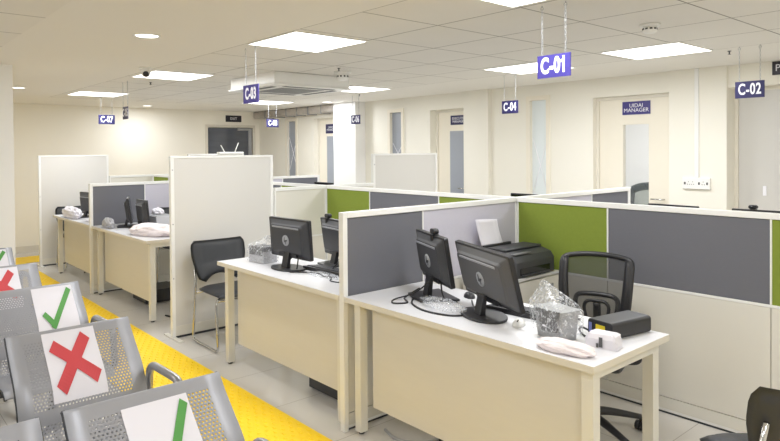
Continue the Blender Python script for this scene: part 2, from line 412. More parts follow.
# smoke detectors and sprinklers
def detector(x, y, label, s=1, hz=1):
    t = thing('smoke_detector', label, 'smoke detector', (x, y, CEIL), 0); t.scale = (1, 1, hz)
    bm = bmesh.new(); lathe(bm, [(.075*s, 0), (.075*s, -.012), (.06*s, -.016)], seg=28); link('base', bm, M_['frame'], t, smooth=True)
    bm = bmesh.new(); lathe(bm, [(.05*s, -.016), (.052*s, -.045), (.035*s, -.056), (.003, -.057)], seg=28); link('sensor_head', bm, M_['frame'], t, smooth=True)
    bm = bmesh.new()
    for k in range(10):
        a = 2*math.pi*k/10; mt = Matrix.Rotation(a, 4, 'Z'); box(bm, (.049*s, -.008, -.036), (.0535*s, .008, -.026), 0, mt)
    link('vent_slots', bm, M_['dksteel'], t)
detector(3.80, 1.87, 'round white smoke detector right of the C-01 sign', .82)
detector(3.70, 4.90, 'larger white smoke detector near the air conditioner', 1.1, 1.6)
def sprinkler(x, y, label):
    t = thing('sprinkler', label, 'sprinkler', (x, y, CEIL), 0, 'ceiling sprinklers'); t.scale = (.75, .75, .8)
    bm = bmesh.new(); lathe(bm, [(.02, 0), (.02, -.004), (.007, -.006), (.007, -.03)], seg=12); link('stem', bm, M_['dksteel'], t, smooth=True)
    bm = bmesh.new(); lathe(bm, [(.016, -.036), (.016, -.034), (.002, -.033)], seg=12); tube(bm, [(-.008, 0, -.02), (-.008, 0, -.035)], .002, 6); tube(bm, [(.008, 0, -.02), (.008, 0, -.035)], .002, 6); link('deflector', bm, M_['dksteel'], t)
sprinkler(3.52, 4.72, 'small dark sprinkler beside the larger smoke detector')
sprinkler(5.35, 1.98, 'small dark sprinkler right of the light panel by the C-02 sign')
sprinkler(2.60, 6.95, 'small dark sprinkler beside the C-05 sign chains')
sprinkler(5.36, 6.72, 'small dark sprinkler above the C-06 sign')
# cassette air conditioner
t = thing('ceiling_air_conditioner', 'white square cassette air conditioner hanging below the tiled ceiling', 'air conditioner', (3.60, 5.70, CEIL))
link('casing', B(((-.45, -.45, -.115), (.45, .45, 0))), M_['frame'], t, bevel=.008)
link('face_panel', B(((-.47, -.47, -.135), (.47, .47, -.115))), M_['frame'], t, bevel=.01)
bm = bmesh.new()
for k in range(14): box(bm, (-.24, -.24+k*.035, -.139), (.24, -.24+k*.035+.02, -.135))
box(bm, (-.26, -.26, -.137), (.26, .26, -.1349)); link('intake_grille', bm, M_['bin'], t)
for k in range(4):
    link('air_slot', B(((-.3, -.40, -.137), (.3, -.34, -.1345)), mtx=Matrix.Rotation(k*math.pi/2, 4, 'Z')), M_['dksteel'], t)
# foil wrapped duct along the wall
bm = bmesh.new(); prof = rrect(-.09, -.075, .09, .075, .03, 3); N = 40; rings = []
for i in range(N+1):
    yy = 8.36+i*(10.98-8.36)/N; s = 1+(.07 if i % 5 == 0 else 0)+random.uniform(-.02, .02)
    rings.append([bm.verts.new((6.2+p[0]*min(s, 1.08), yy, 2.25+p[1]*s*.88)) for p in prof])
for A, Q in zip(rings, rings[1:]):
    for k in range(len(prof)): bm.faces.new((A[k], A[(k+1) % len(prof)], Q[(k+1) % len(prof)], Q[k]))
bm.faces.new(rings[0]); bm.faces.new(rings[-1])
dt = tag(link('ventilation_duct', bm, M_['foil']), 'foil wrapped grey duct under the ceiling behind the white pillar', 'duct')
for yy in (8.7, 9.1, 9.45, 9.8, 10.15, 10.55): link('strap', B(((6.099, yy-.01, 2.172), (6.3, yy+.01, 2.315))), M_['bin'], dt)

# ================================================================== HANGING SIGNS
def hanging_sign(txt, x, y, facing, w_, zb, zt, label, m='signd', rz=0, pitchw=.145):
    """facing '-x' or '-y'; origin at board centre, x axis of the local frame along the board"""
    ang = {'-x': -math.pi/2, '-y': 0}[facing]+rz
    t = thing('hanging_sign', label, 'sign', (x, y, 0), ang, 'hanging counter signs')
    link('board', B(((-w_/2, -.003, zb), (w_/2, .003, zt))), M_[m], t)
    if m == 'edge': link('board_edge', B(((-w_/2-.002, -.004, zb-.002), (-w_/2, .004, zt+.002)), ((w_/2, -.004, zb-.002), (w_/2+.002, .004, zt+.002)), ((-w_/2, -.004, zb-.002), (w_/2, .004, zb)), ((-w_/2, -.004, zt), (w_/2, .004, zt+.002))), M_['white'], t)
    zc = (zb+zt)/2
    for s, rr in ((-1, 0), (1, math.pi)):
        text_mesh('lettering', txt, .1, M_['white'], t, (0, s*.0042, zc), (math.pi/2, 0, rr), bold=(.0034 if m == 'sign' else .0022), xs=.74, spacing=1.1).scale = (.74, 1.16, 1)
    if txt.endswith('1'):
        for s, rr in ((-1, 1), (1, -1)):
            link('digit_flag', prism(bmesh.new(), [(rr*.044, zc+.014), (rr*.060, zc+.020), (rr*.060, zc+.041), (rr*.054, zc+.032), (rr*.044, zc+.028)], 'y', s*.0042-.0008, s*.0042+.0008), M_['white'], t)
    for s in (-1, 1):
        bm = bmesh.new(); z = zt-.004; k = 0
        while z < CEIL-.03:
            L = .022; r_ = .0048
            pts = [(s*pitchw/2+(r_*math.sin(a) if k % 2 else 0), (0 if k % 2 else r_*math.sin(a)), z+L/2+L/2*math.cos(a)*.95) for a in [2*math.pi*j/8 for j in range(8)]]
            tube(bm, pts, .0012, 5, closed=True); z += L*.82; k += 1
        tube(bm, [(s*pitchw/2+.009*math.cos(a), 0, CEIL-.016+.009*math.sin(a)) for a in [2*math.pi*j/10-1.2 for j in range(9)]], .0016, 6)
        tube(bm, [(s*pitchw/2, 0, CEIL-.007), (s*pitchw/2, 0, CEIL)], .003, 6)
        link('chain', bm, M_['steel'], t, smooth=True)
    return t
hanging_sign('C-01', 2.86, 1.932, '-x', .205, 1.93, 2.052, 'violet blue hanging sign reading C-01, largest and nearest of the counter signs', 'sign')
hanging_sign('C-02', 5.2, 1.78, '-x', .205, 1.926, 2.053, 'dark blue hanging sign reading C-02 at the right of the photo')
hanging_sign('C-04', 5.2, 4.042, '-x', .205, 1.918, 2.05, 'dark blue hanging sign reading C-04 near the slot window')
hanging_sign('C-03', 2.3, 4.17, '-x', .225, 1.907, 2.042, 'violet blue hanging sign reading C-03 below the large ceiling light', 'sign')
hanging_sign('C-07', 2.793, 9.1, '-y', .215, 1.94, 2.068, 'dark blue hanging sign reading C-07 before the far left wall')
hanging_sign('C-08', 5.293, 8.9, '-y', .225, 1.937, 2.07, 'dark blue hanging sign reading C-08 left of the foil duct')
hanging_sign('C-06', 5.43, 6.9, '-x', .205, 1.917, 2.045, 'small dark blue hanging sign reading C-06 in front of the white pillar')
hanging_sign('C-05', 2.35, 7.02, '-x', .16, 1.909, 2.045, 'narrow hanging sign reading C-05 seen nearly edge on, right of C-07', rz=0)

# ================================================================== WALL SIGNS
def wall_sign(lines, facing, pos, w_, h, size, m, label, sp=1):
    ang = {'-x': -math.pi/2, '-y': 0}[facing]
    t = thing('wall_sign', label, 'sign', pos, ang)
    link('plate', B(((-w_/2, -.006, -h/2), (w_/2, 0, h/2))), M_[m], t)
    text_mesh('lettering', lines, size, M_['white'], t, (-.165 if lines == 'P' else 0, -.0065, 0), (math.pi/2, 0, 0), bold=0, xs=1.0, spacing=sp)
wall_sign('UIDAI\nMANAGER', '-x', (XW+.083, 3.29, 1.98), .31, .14, .058, 'sign', 'violet blue door sign reading UIDAI MANAGER', 1.02)
wall_sign('EXECUTIVE\nMANAGER', '-x', (XW+.14, 5.88, 1.96), .31, .13, .05, 'signd', 'dark blue two line door sign on the cream door behind the C-04 sign')
wall_sign('OFFICE\nMANAGER', '-x', (XW+.1, 8.82, 1.93), .3, .16, .05, 'signd', 'small dark door sign half hidden behind the white pillar')
wall_sign('EXIT', '-y', (5.74, YF, 2.18), .33, .125, .07, 'signk', 'black EXIT sign above the far dark glass door')
wall_sign('P', '-x', (XW, 1.76, 2.255), .42, .12, .085, 'signk', 'black sign at the top right edge of the photo above the pale grey door')

# socket box and conduit
t = thing('socket_box', 'white twin socket box on the cream wall below a vertical conduit', 'socket', (XW-.03, 2.615, 1.205))
link('box_body', B(((-.03, -.13, -.055), (0, .13, .055))), M_['frame'], t, bevel=.004)
bm = bmesh.new()
for yc in (-.07, .03, .07):
    for dz, dy in ((.015, 0), (-.01, -.01), (-.01, .01)): lathe(bm, [(.004, 0), (.004, .0015)], seg=8, mtx=Matrix.Translation((-.0305, yc+dy, dz)) @ Matrix.Rotation(-math.pi/2, 4, 'Y'))
for yc in (-.03, .105, -.105): box(bm, (-.032, yc-.008, -.012), (-.03, yc+.008, .012))
link('socket_holes', bm, M_['dgrey'], t)
link('conduit', B(((-.014, -.02, .056), (.0, .02, CEIL-1.206))), M_['frame'], t, bevel=.003)

# ================================================================== TACTILE PATH
bm = B(((1.355, -2, 0), (1.955, 10.6, .006)), ((1.955, 10.02, 0), (4.2, 10.6, .006)))
pth = tag(link('tactile_path', bm, M_['yel']), 'yellow tactile guiding path running along the desks and turning at the far wall', 'tactile path')
bm = bmesh.new(); y = 1.7; row = 0
while y < 8.6:
    for k in range(12):
        xc = 1.38+k*.05+(.025 if row % 2 else 0)
        if xc > 1.935: continue
        vs = [bm.verts.new((xc+dx*sx, y+dy*sx, z)) for z, sx in ((.006, 1), (.0105, .6)) for dx, dy in ((-.008, -.016), (.008, -.016), (.008, .016), (-.008, .016))]
        for f in ((4, 5, 6, 7), (0, 1, 5, 4), (1, 2, 6, 5), (2, 3, 7, 6), (3, 0, 4, 7)): bm.faces.new([vs[i] for i in f])
    y += .05; row += 1
s_ = link('raised_studs', bm, M_['yel'], pth); s_['kind'] = 'stuff'

# ================================================================== PARTITIONS
PH, TH = 1.21, .04
def low_partition(label, axis, c, a, b, cells, post_a=False, post_b=False, blank=False):
    """axis 'x' runs along X at y=c, 'y' along Y at x=c; cells (u0,u1,matkey) of the fabric band; laminate base below"""
    t = thing('office_partition', label, 'partition', (0, 0, 0))
    def bb(u0, u1, z0, z1, th):
        return ((u0, c-th/2, z0), (u1, c+th/2, z1)) if axis == 'x' else ((c-th/2, u0, z0), (c+th/2, u1, z1))
    a2, b2 = (a+.03 if post_a else a), (b-.03 if post_b else b)
    rails = [bb(a2, b2, PH-.032, PH, TH), bb(a2, b2, .72, .735, TH-.01), bb(a2, b2, .012, .03, TH-.02)]
    edges = sorted(set([a, b]+[q for cl in cells for q in cl[:2]]))
    for e in edges:
        if a < e < b: rails.append(bb(e-.005, e+.005, .735, PH-.032, TH-.008))
    if post_a: rails.append(bb(a, a+.03, 0, PH, TH))
    else: rails.append(bb(a, a+.01, .0, PH-.032, TH-.006))
    if post_b: rails.append(bb(b-.03, b, 0, PH, TH))
    else: rails.append(bb(b-.01, b, .0, PH-.032, TH-.006))
    link('frame', B(*rails), M_['frame'], t, bevel=.003)
    for (u0, u1, mk) in cells:
        link('fabric_panel' if mk in ('green', 'grey', 'lav') else 'board_panel', B(bb(max(u0, a)+.006, min(u1, b)-.006, .736, PH-.033, TH-.016)), M_[mk], t)
    for (u0, u1, mk) in cells:
        link('base_panel', B(bb(max(u0, a)+.003, min(u1, b)-.003, .10, .719, TH-.014)), M_['lam'], t)
    link('skirting', B(bb(a+.003, b-.003, .03, .095, TH-.014)), M_['lam'], t)
    link('floor_track', B(bb(a+.01, b-.01, 0, .012, TH-.03)), M_['dksteel'], t)
    return t
XS = 3.62
low_partition('long low partition behind the nearest desk with green, grey and green fabric', 'y', XS, .22, 2.743, [(.22, 1.134, 'green'), (1.134, 2.05, 'grey'), (2.05, 2.743, 'green')])
low_partition('green and grey low partition behind the second desk, between it and the short white screen', 'y', XS, 2.787, 5.058, [(2.787, 3.519, 'green'), (3.519, 4.389, 'grey'), (4.389, 5.058, 'green')])
low_partition('far low partition with its top rail showing beyond the tall white screen', 'y', XS, 5.102, 7.308, [(5.102, 5.9, 'green'), (5.9, 6.8, 'grey'), (6.8, 7.308, 'green')])
low_partition('farthest low partition with a green strip seen above the far counter divider', 'y', XS, 7.352, 9.57, [(7.352, 8.1, 'green'), (8.1, 9.0, 'grey'), (9.0, 9.57, 'green')])
low_partition('grey and lavender divider between the two nearest desks, below the C-01 sign', 'x', 2.765, 2.065, XS+.02, [(2.095, 2.682, 'grey'), (2.682, 3.598, 'lav')], post_a=True)
low_partition('grey and lavender divider between the two far desks, left of the tall white screen', 'x', 7.33, 2.055, XS+.02, [(2.085, 2.655, 'grey'), (2.655, 3.598, 'lav')], post_a=True)
low_partition('lavender and grey divider behind the long partition, below the UIDAI manager door', 'x', 2.765, XS+.02, 5.22, [(3.64, 4.60, 'lav'), (4.60, 5.19, 'grey')], post_b=True)
low_partition('white and grey divider far back, seen below the slot window by the pillar', 'x', 7.33, XS+.02, 5.10, [(3.64, 4.50, 'lav'), (4.50, 5.07, 'grey')], post_b=True)
low_partition('plain white low partition right of the tall white screen, behind the second desk', 'x', 5.08, 3.03, XS+.02, [(3.03, 3.598, 'lam')])
low_partition('plain white low partition leading from the spine to the short white screen', 'x', 5.08, XS+.02, 4.225, [(3.64, 4.225, 'lam')])
low_partition('plain white low partition at the far end, right of the farthest tall screen', 'x', 9.60, 2.97, XS+.02, [(2.97, 3.598, 'lam')])
low_partition('plain white low partition at the far end beyond the spine', 'x', 9.60, XS+.02, 4.16, [(3.64, 4.16, 'lam')])
def tall_screen(label, y, x0, x1, first=[None]):
    t = thing('tall_screen', label, 'screen', (x0, y, 0)); W = x1-x0; H = 1.515
    link('board', B(((.03, -.014, .02), (W-.03, .014, H-.02))), M_['tallw'], t)
    link('frame', B(((0, -.02, .012), (.03, .02, H)), ((W-.03, -.02, .012), (W, .02, H)), ((.03, -.02, H-.02), (W-.03, .02, H))), M_['frame'], t, bevel=.003)
    link('skirting', B(((.03, -.016, .02), (W-.03, .016, .1))), M_['lam'], t)
    link('floor_track', B(((.04, -.01, 0), (W-.04, .01, .014))), M_['dksteel'], t)
    for xx in (.015, W-.015):
        link('foot', B(((xx-.02, -.16, 0), (xx+.02, .16, .012))), M_['creammetal'], t, bevel=.004)
    bm = bmesh.new()
    for z in (.5, .95, 1.4): lathe(bm, [(.005, 0), (.005, .003)], seg=10, mtx=Matrix.Translation((.015, -.02, z)) @ Matrix.Rotation(math.pi/2, 4, 'X'))
    link('screw_heads', bm, M_['steel'], t)
tall_screen('tall white screen standing behind the black visitor chair, nearest of the tall screens', 5.10, 2.055, 3.022)
tall_screen('tall white screen at the far left end of the desks', 9.60, 2.045, 2.958)
tall_screen('short wide white screen beyond the green partition, in front of the cream door', 5.10, 4.228, 5.19)
tall_screen('tall white screen far back carrying the white router', 9.60, 4.165, 5.135)

# ================================================================== DESKS
def desk(label, y0, y1, first=[None]):
    L = y1-y0
    t = thing('office_desk', label, 'desk', (2.065, y0, 0), 0, 'counter desks')
    bm = bmesh.new(); box(bm, (0, 0, .7495), (.605, L, .75), 0); box(bm, (0, 0, .722), (.605, L, .7495), 1)
    link('desktop', bm, [M_['desktop'], M_['edge']], t)
    for x in (.045, .52):
        for y in (.03, L-.08):
            lg = link('leg', B(((x, y, .014), (x+.05, y+.05, .68))), M_['creammetal'], t, bevel=.002)
            bm = bmesh.new(); lathe(bm, [(.016, 0), (.018, .008), (.01, .016)], c=(x+.025, y+.025, 0), seg=14); link('levelling_foot', bm, M_['blk'], lg)
    for y in (.03, L-.08): link('side_beam', B(((.045, y, .68), (.57, y+.05, .722))), M_['creammetal'], t)
    link('modesty_panel', B(((.10, .085, .152), (.118, L-.12, .722))), M_['cream'], t)
    return t
desk('white topped cream desk nearest the viewer, holding two monitors and the grey bin', 1.23, 2.738)
desk('white topped cream desk behind the first divider, with a monitor and wrapped box', 2.79, 4.272)
desk('white topped cream desk left of the tall screen, with white bags at its corner', 5.675, 7.295)
desk('farthest white topped cream desk at the left, with one white bag', 7.365, 8.93)
# desks on the far side of the spine
def back_desk(label, y0, y1):
    L = y1-y0
    t = thing('office_desk', label, 'desk', (4.63, y0, 0), 0)
    bm = bmesh.new(); box(bm, (0, 0, .7495), (.6, L, .75), 0); box(bm, (0, 0, .722), (.6, L, .7495), 1)
    link('desktop', bm, [M_['desktop'], M_['edge']], t)
    for x in (.03, .51):
        for y in (.03, L-.08): link('leg', B(((x, y, 0), (x+.05, y+.05, .68))), M_['creammetal'], t)
    for y in (.03, L-.08): link('side_beam', B(((.03, y, .68), (.56, y+.05, .722))), M_['creammetal'], t)
    link('modesty_panel', B(((.48, .085, .19), (.498, L-.10, .722))), M_['cream'], t)
back_desk('desk hidden behind the long partition below the UIDAI manager door', 1.23, 2.71)
back_desk('desk hidden behind the partition left of the UIDAI manager door', 2.79, 4.27)
back_desk('far desk hidden behind the spine beyond the short white screen', 5.67, 7.29)

# side cabinet and printer
t = thing('side_cabinet', 'low cream side cabinet with round lock under the printer', 'cabinet', (3.0, 2.40, 0))
link('carcass', B(((0, .02, 0), (.615, .315, .722))), M_['cream'], t, bevel=.002)
link('worktop', B(((-.01, 0, .722), (.618, .318, .74))), M_['desktop'], t, bevel=.002)
dr = link('door', B(((.01, .005, .05), (.605, .02, .712))), M_['cream'], t, bevel=.002)
bm = bmesh.new(); lathe(bm, [(.011, 0), (.011, .006), (.004, .007)], seg=16, mtx=Matrix.Translation((.53, .005, .655)) @ Matrix.Rotation(math.pi/2, 4, 'X')); link('lock', bm, M_['steel'], dr, smooth=True)
t = thing('printer', 'black inkjet printer with a sheet of paper standing in its rear tray', 'printer', (3.36, 2.555, .74))
prf = [(-.15, .0), (-.15, .10), (-.125, .135), (-.06, .155), (.10, .165), (.135, .15), (.14, .0)]
bm = bmesh.new(); prism(bm, prf, 'x', -.21, .20); link('body', bm, M_['blkm'], t, bevel=.012)
link('output_slot', B(((-.17, -.154, .02), (.14, -.148, .06))), M_['screen'], t)
link('output_tray', B(((-.16, -.165, .012), (.13, -.145, .022))), M_['blkm'], t)
link('control_strip', B(((-.20, -.128, .142), (-.02, -.085, .150)), mtx=Matrix.Rotation(R(0), 4, 'X')), M_['dgrey'], t, bevel=.004)
link('scanner_lid', B(((-.2, -.055, .158), (.19, .10, .172))), M_['blkm'], t, bevel=.008)
link('rear_tray', B(((-.22, .105, .155), (.07, .125, .185))), M_['blk'], t, bevel=.003)
bm = bmesh.new(); g = []
for i in range(9):
    s = i/8; yy = .115+.03*math.sin(s*1.6); zz = .17+s*.175
    g.append([bm.verts.new((-.22+.21*j/4-s*.055, yy+.006*math.sin(j*1.2)+(.0 if j else 0)-(s*.02), zz+.012*s*(4-j)/4)) for j in range(5)])
for A, Q in zip(g, g[1:]):
    for k in range(4): bm.faces.new((A[k], A[k+1], Q[k+1], Q[k]))
pp = link('printer_paper', bm, M_['paper'], None, smooth=True, solid=.0008); pp.location = (3.36, 2.555, .74)
tag(pp, 'white paper sheet standing in the black printer', 'paper')

# ================================================================== MONITORS
def monitor(label, loc, rz, w_=.45, h=.275, tilt=8, zb=.07, stand='tall', emblem=True, webcam=None, group=None, bar=True, hm='blkm', wy=-.06):
    """back of the housing looks to local -x; width along y; origin on the desk under the neck"""
    t = thing('computer_monitor', label, 'monitor', loc, rz, group)
    T_ = Matrix.Translation((0, 0, zb+h/2)) @ Matrix.Rotation(R(-tilt), 4, 'Y')
    def tf(bm): bmesh.ops.transform(bm, matrix=T_, verts=bm.verts[:]); return bm
    bm = bmesh.new(); prism(bm, rrect(-w_/2, -h/2, w_/2, h/2, .008, 3), 'x', 0, .024); link('bezel', tf(bm), M_['blk'], t, bevel=.003)
    link('screen', tf(B(((.0235, -w_/2+.014, -h/2+.018), (.0255, w_/2-.014, h/2-.014)))), M_['screen'], t)
    bm = bmesh.new()
    o_ = [rrect(-w_/2+.008, -h/2+.008, w_/2-.008, h/2-.008, .012, 3), rrect(-w_/2+.05, -h/2+.035, w_/2-.05, h/2-.035, .02, 3), rrect(-w_/2+.06, -h/2+.045, w_/2-.06, h/2-.045, .02, 3)]
    rg = [[bm.verts.new((x, p[0], p[1])) for p in pr] for pr, x in zip(o_, (.002, -.018, -.03))]
    for A, Q in zip(rg, rg[1:]):
        for k in range(len(A)): bm.faces.new((A[k], A[(k+1) % len(A)], Q[(k+1) % len(A)], Q[k]))
    bm.faces.new(rg[-1]); bm.faces.new(rg[0])
    hs = link('rear_housing', tf(bm), M_[hm], t, bevel=.003)
    if bar: link('vent_bar', tf(B(((-.034, -w_*.33, h*.27), (-.026, w_*.33, h*.31)))), M_['silver'], hs, bevel=.002)
    if emblem:
        bm = bmesh.new(); mt = Matrix.Translation((-.0295, 0, -.01)) @ Matrix.Rotation(-math.pi/2, 4, 'Y')
        lathe(bm, [(.037, 0), (.037, .003), (.001, .003)], seg=24, mtx=mt); em = link('emblem_disc', tf(bm), M_['logo'], hs)
        bm = bmesh.new()
        for dy, z0, z1 in ((.012, -.012, .024), (.004, -.012, .004), (-.006, -.024, .006), (-.013, -.006, .006)):
            tube(bm, [(-.0335, dy+.003, z0-.01), (-.0335, dy-.003, z1-.01)], .002, 6)
        link('emblem_letters', tf(bm), M_['blkm'], hs)
    link('rear_ports', tf(B(((-.024, -.10, -h/2+.012), (-.004, .10, -h/2+.035)))), M_['blk'], hs)
    bm = bmesh.new(); zn = zb+h*.16; prism(bm, [(-.05, .0), (-.018, .0), (-.006, zn), (-.026, zn)], 'y', -.032, .032); link('neck', bm, M_['blk'], t, bevel=.003)
    bm = bmesh.new()
    if stand == 'oval':
        prism(bm, [(.10*math.cos(a)-.01, .15*math.sin(a)) for a in [2*math.pi*k/32 for k in range(32)]], 'z', 0, .012)
    else:
        prism(bm, [(-.11, -.10), (-.12, .0), (-.11, .10), (.09, .14), (.10, -.14)], 'z', 0, .012)
    link('base', bm, M_['blk'], t, bevel=.004)
    if webcam is not None:
        wc = thing('webcam', webcam, 'webcam', (0, 0, 0)); wc.parent = None
        P = Matrix.Translation(Vector(loc)) @ Matrix.Rotation(rz, 4, 'Z') @ Vector((-math.sin(R(tilt))*h/2*1.05+.01, wy, zb+h*.985))
        wc.location = P; wc.rotation_euler = (0, 0, rz)
        bm = bmesh.new(); box(bm, (-.02, -.02, .0), (.02, .02, .006)); box(bm, (-.02, -.012, -.03), (-.014, .012, .006)); link('clip', bm, M_['blk'], wc, bevel=.001)
        bm = bmesh.new(); prism(bm, rrect(-.028, .008, .028, .036, .013), 'x', -.016, .016); link('camera_body', bm, M_['blk'], wc, bevel=.003)
        bm = bmesh.new(); lathe(bm, [(.009, 0), (.009, .004), (.002, .005)], seg=14, mtx=Matrix.Translation((.016, 0, .022)) @ Matrix.Rotation(math.pi/2, 4, 'Y')); link('lens', bm, M_['screen'], wc)
    return t
D = .75
monitor('black monitor seen from behind with a webcam clipped on top, beside the grey divider', (2.42, 2.41, D), R(-24), .425, .268, 9, .08, webcam='small black webcam on the monitor beside the grey divider')
monitor('large black monitor with round grey emblem on its back, left of the grey bin', (2.325, 1.96, D), R(-22), .55, .272, 14, .06, stand='oval', hm='dgrey')
monitor('black monitor with round emblem beside the plastic wrapped box on the second desk', (2.30, 3.665, D), R(3), .46, .27, 4, .07, stand='oval')
monitor('black monitor half hidden by the divider post, webcam on top, second desk', (2.63, 3.56, D), R(-8), .46, .265, 8, .05, wy=.12, emblem=False, webcam='small black webcam on the half hidden monitor of the second desk')
monitor('thin black monitor seen nearly edge on at the left of the far desk divider', (2.34, 6.93, D), R(-21), .38, .27, 8, .045, emblem=False)
monitor('dark grey monitor seen from behind, right one before the far grey divider', (2.37, 6.62, D), R(-2), .30, .26, 5, .045, emblem=False)
monitor('black monitor on the farthest desk, left of the far grey divider', (2.33, 8.38, D), R(8), .40, .275, 5, .03, emblem=False)
monitor('black monitor whose top edge shows over the long partition, below the socket box', (4.92, 2.235, D), math.pi+R(-2), .40, .28, 3, .075, emblem=False, bar=False)
monitor('black monitor peeking over the long partition below the pale grey door', (4.92, 1.60, D), math.pi, .40, .28, 3, .075, emblem=False, bar=False, webcam='black webcam peeking over the long partition below the C-02 sign')
monitor('black monitor whose top edge shows over the partition left of the UIDAI manager door', (4.92, 3.62, D), math.pi, .38, .29, 3, .085, emblem=False, bar=False)
monitor('black monitor with webcam just above the partition below the slot window', (4.92, 3.14, D), math.pi, .40, .275, 3, .075, emblem=False, bar=False, webcam='black webcam above the partition rail below the slot window')
monitor('black monitor peeking above the spine left of the short white screen', (4.92, 6.95, D), math.pi, .42, .29, 3, .085, emblem=False, bar=False)

# keyboards and mice
def keyboard(label, loc, rz, tilt=0):
    t = thing('keyboard', label, 'keyboard', loc, rz)
    bm = bmesh.new(); prism(bm, [(-.07, 0), (.07, 0), (.07, .012), (-.07, .026)], 'y', -.22, .22); link('keyboard_body', bm, M_['blk'], t, bevel=.003)
    bm = bmesh.new()
    for i in range(5):
        for j in range(18):
            x = .05-i*.022; z = .014+i*.0022; y = -.205+j*.0228
            box(bm, (x-.0085, y, z), (x+.0085, y+.019, z+.005))
    link('keys', bm, M_['blkm'], t)
keyboard('black keyboard between the large monitor and the grey bin', (2.50, 1.82, D), R(4))
keyboard('black keyboard at the back of the second desk beside the monitors', (2.43, 3.36, D), R(3))
def mouse(label, loc, rz, m='frame'):
    t = thing('computer_mouse', label, 'mouse', loc, rz)
    bm = bmesh.new(); bmesh.ops.create_uvsphere(bm, u_segments=20, v_segments=12, radius=1)
    for v in bm.verts: v.co = Vector((v.co.x*.048, v.co.y*.029, max(v.co.z, 0)*.03))
    link('shell', bm, M_[m], t, smooth=True)
    bm = bmesh.new(); tube(bm, [(-.02, -.003, .0285), (-.034, -.003, .024)], .003, 8); link('scroll_wheel', bm, M_['dgrey'], t)
mouse('small white mouse between the large monitor and the grey bin', (2.315, 1.755, D), R(20))
mouse('black mouse behind the large monitor near the webcam monitor', (2.56, 2.27, D), R(60), 'blk')
mouse('grey mouse on the second desk against the divider post', (2.36, 2.98, D), R(10), 'bin')

# plastic things
def crumple(label, loc, dims, m, name='plastic_bag', cat='bag', seed=1, rz=0, amp=.22, flatb=True, sub=4):
    rnd = random.Random(seed); bm = bmesh.new(); bmesh.ops.create_icosphere(bm, subdivisions=sub, radius=1)
    ph = [(rnd.uniform(0, 6), rnd.uniform(0, 6), rnd.uniform(0, 6), Vector((rnd.uniform(-1, 1), rnd.uniform(-1, 1), rnd.uniform(-1, 1))).normalized()*rnd.uniform(2, 9)) for _ in range(9)]
    for v in bm.verts:
        n = sum(abs(math.sin(v.co.dot(p[3])+p[0])) for p in ph)/len(ph)-.5
        s = 1+amp*n*2+rnd.uniform(-.02, .02)
        c = v.co*s; v.co = Vector((c.x*dims[0], c.y*dims[1], max(c.z, -.55 if flatb else -9)*dims[2]))
    zmin = min(v.co.z for v in bm.verts)
    for v in bm.verts: v.co.z -= zmin-.001
    o = link(name, bm, m, None, loc=loc, rot=(0, 0, rz)); tag(o, label, cat); return o
crumple('crumpled pinkish white plastic bag at the front edge of the nearest desk', (2.14, 1.40, D), (.045, .115, .03), M_['bagp'], seed=3, rz=R(8))
crumple('large white and pink carrier bag lying on the desk corner left of the tall screen', (2.27, 6.05, D), (.12, .26, .07), M_['bagp'], seed=5, rz=R(25))
crumple('white carrier bag heaped on the farthest desk', (2.155, 8.42, D), (.07, .30, .085), M_['bag'], seed=8, amp=.3)
crumple('clear crumpled plastic packaging between the two monitors on the nearest desk', (2.27, 2.19, D+.012), (.06, .15, .022), M_['clear'], 'plastic_packaging', 'packaging', seed=11, rz=R(-10), amp=.35)
crumple('clear crumpled plastic on the second desk near the keyboard', (2.31, 3.28, D), (.05, .14, .012), M_['clear'], 'plastic_packaging', 'packaging', seed=12, amp=.4)
crumple('small crumpled silver grey bag left of the edge on monitor on the far desk', (2.14, 6.97, D), (.045, .12, .065), M_['kraft'], seed=15, amp=.35)
crumple('pale bag flat on the farthest desk beside the grey divider', (2.22, 7.75, D), (.07, .18, .02), M_['bag'], seed=16)
crumple('white tissue peeking out of the grey wrapped box on the far desk', (2.58, 6.74, D+.132), (.05, .07, .04), M_['bag'], 'tissue', 'tissue', seed=21, amp=.45)
# grey bin in a clear bag
t = thing('desk_bin', 'grey plastic desk bin under clear wrap on the nearest desk', 'bin', (2.285, 1.535, D), R(-14)); t.scale = (.95, .95, .97)
bm = bmesh.new(); rg = []
for z, s in ((0, .86), (.11, .97), (.112, 1.03), (.13, 1.04)):
    rg.append([bm.verts.new((p[0]*s, p[1]*s, z)) for p in rrect(-.062, -.085, .062, .085, .015, 3)])
for A, Q in zip(rg, rg[1:]):
    for k in range(len(A)): bm.faces.new((A[k], A[(k+1) % len(A)], Q[(k+1) % len(A)], Q[k]))
bm.faces.new(rg[0]); bm.faces.new(rg[-1]); link('bin_body', bm, M_['bin'], t)
bm = bmesh.new(); prism(bm, [(-.072, .045), (.02, .035), (.06, .125), (-.09, .135)], 'x', -.069, -.062); link('dark_insert', bm, M_['dgrey'], t)
link('label', B(((-.0705, -.012, .055), (-.069, .014, .063))), M_['white'], t)
bm = bmesh.new(); rnd = random.Random(4); rg = []
for z, s in ((.03, 1.03), (.07, 1.06), (.125, 1.1), (.15, .98), (.18, .62), (.21, .3), (.235, .1)):
    k2 = max(0, z-.12); rg.append([bm.verts.new((p[0]*s+rnd.uniform(-.004, .004), p[1]*s+k2*.75+rnd.uniform(-.004, .004), z+rnd.uniform(-.004, .004))) for p in rrect(-.07, -.095, .07, .095, .02, 4)])
for A, Q in zip(rg, rg[1:]):
    for k in range(len(A)): bm.faces.new((A[k], A[(k+1) % len(A)], Q[(k+1) % len(A)], Q[k]))
w1 = link('bag_wrap', bm, M_['clear'], t)
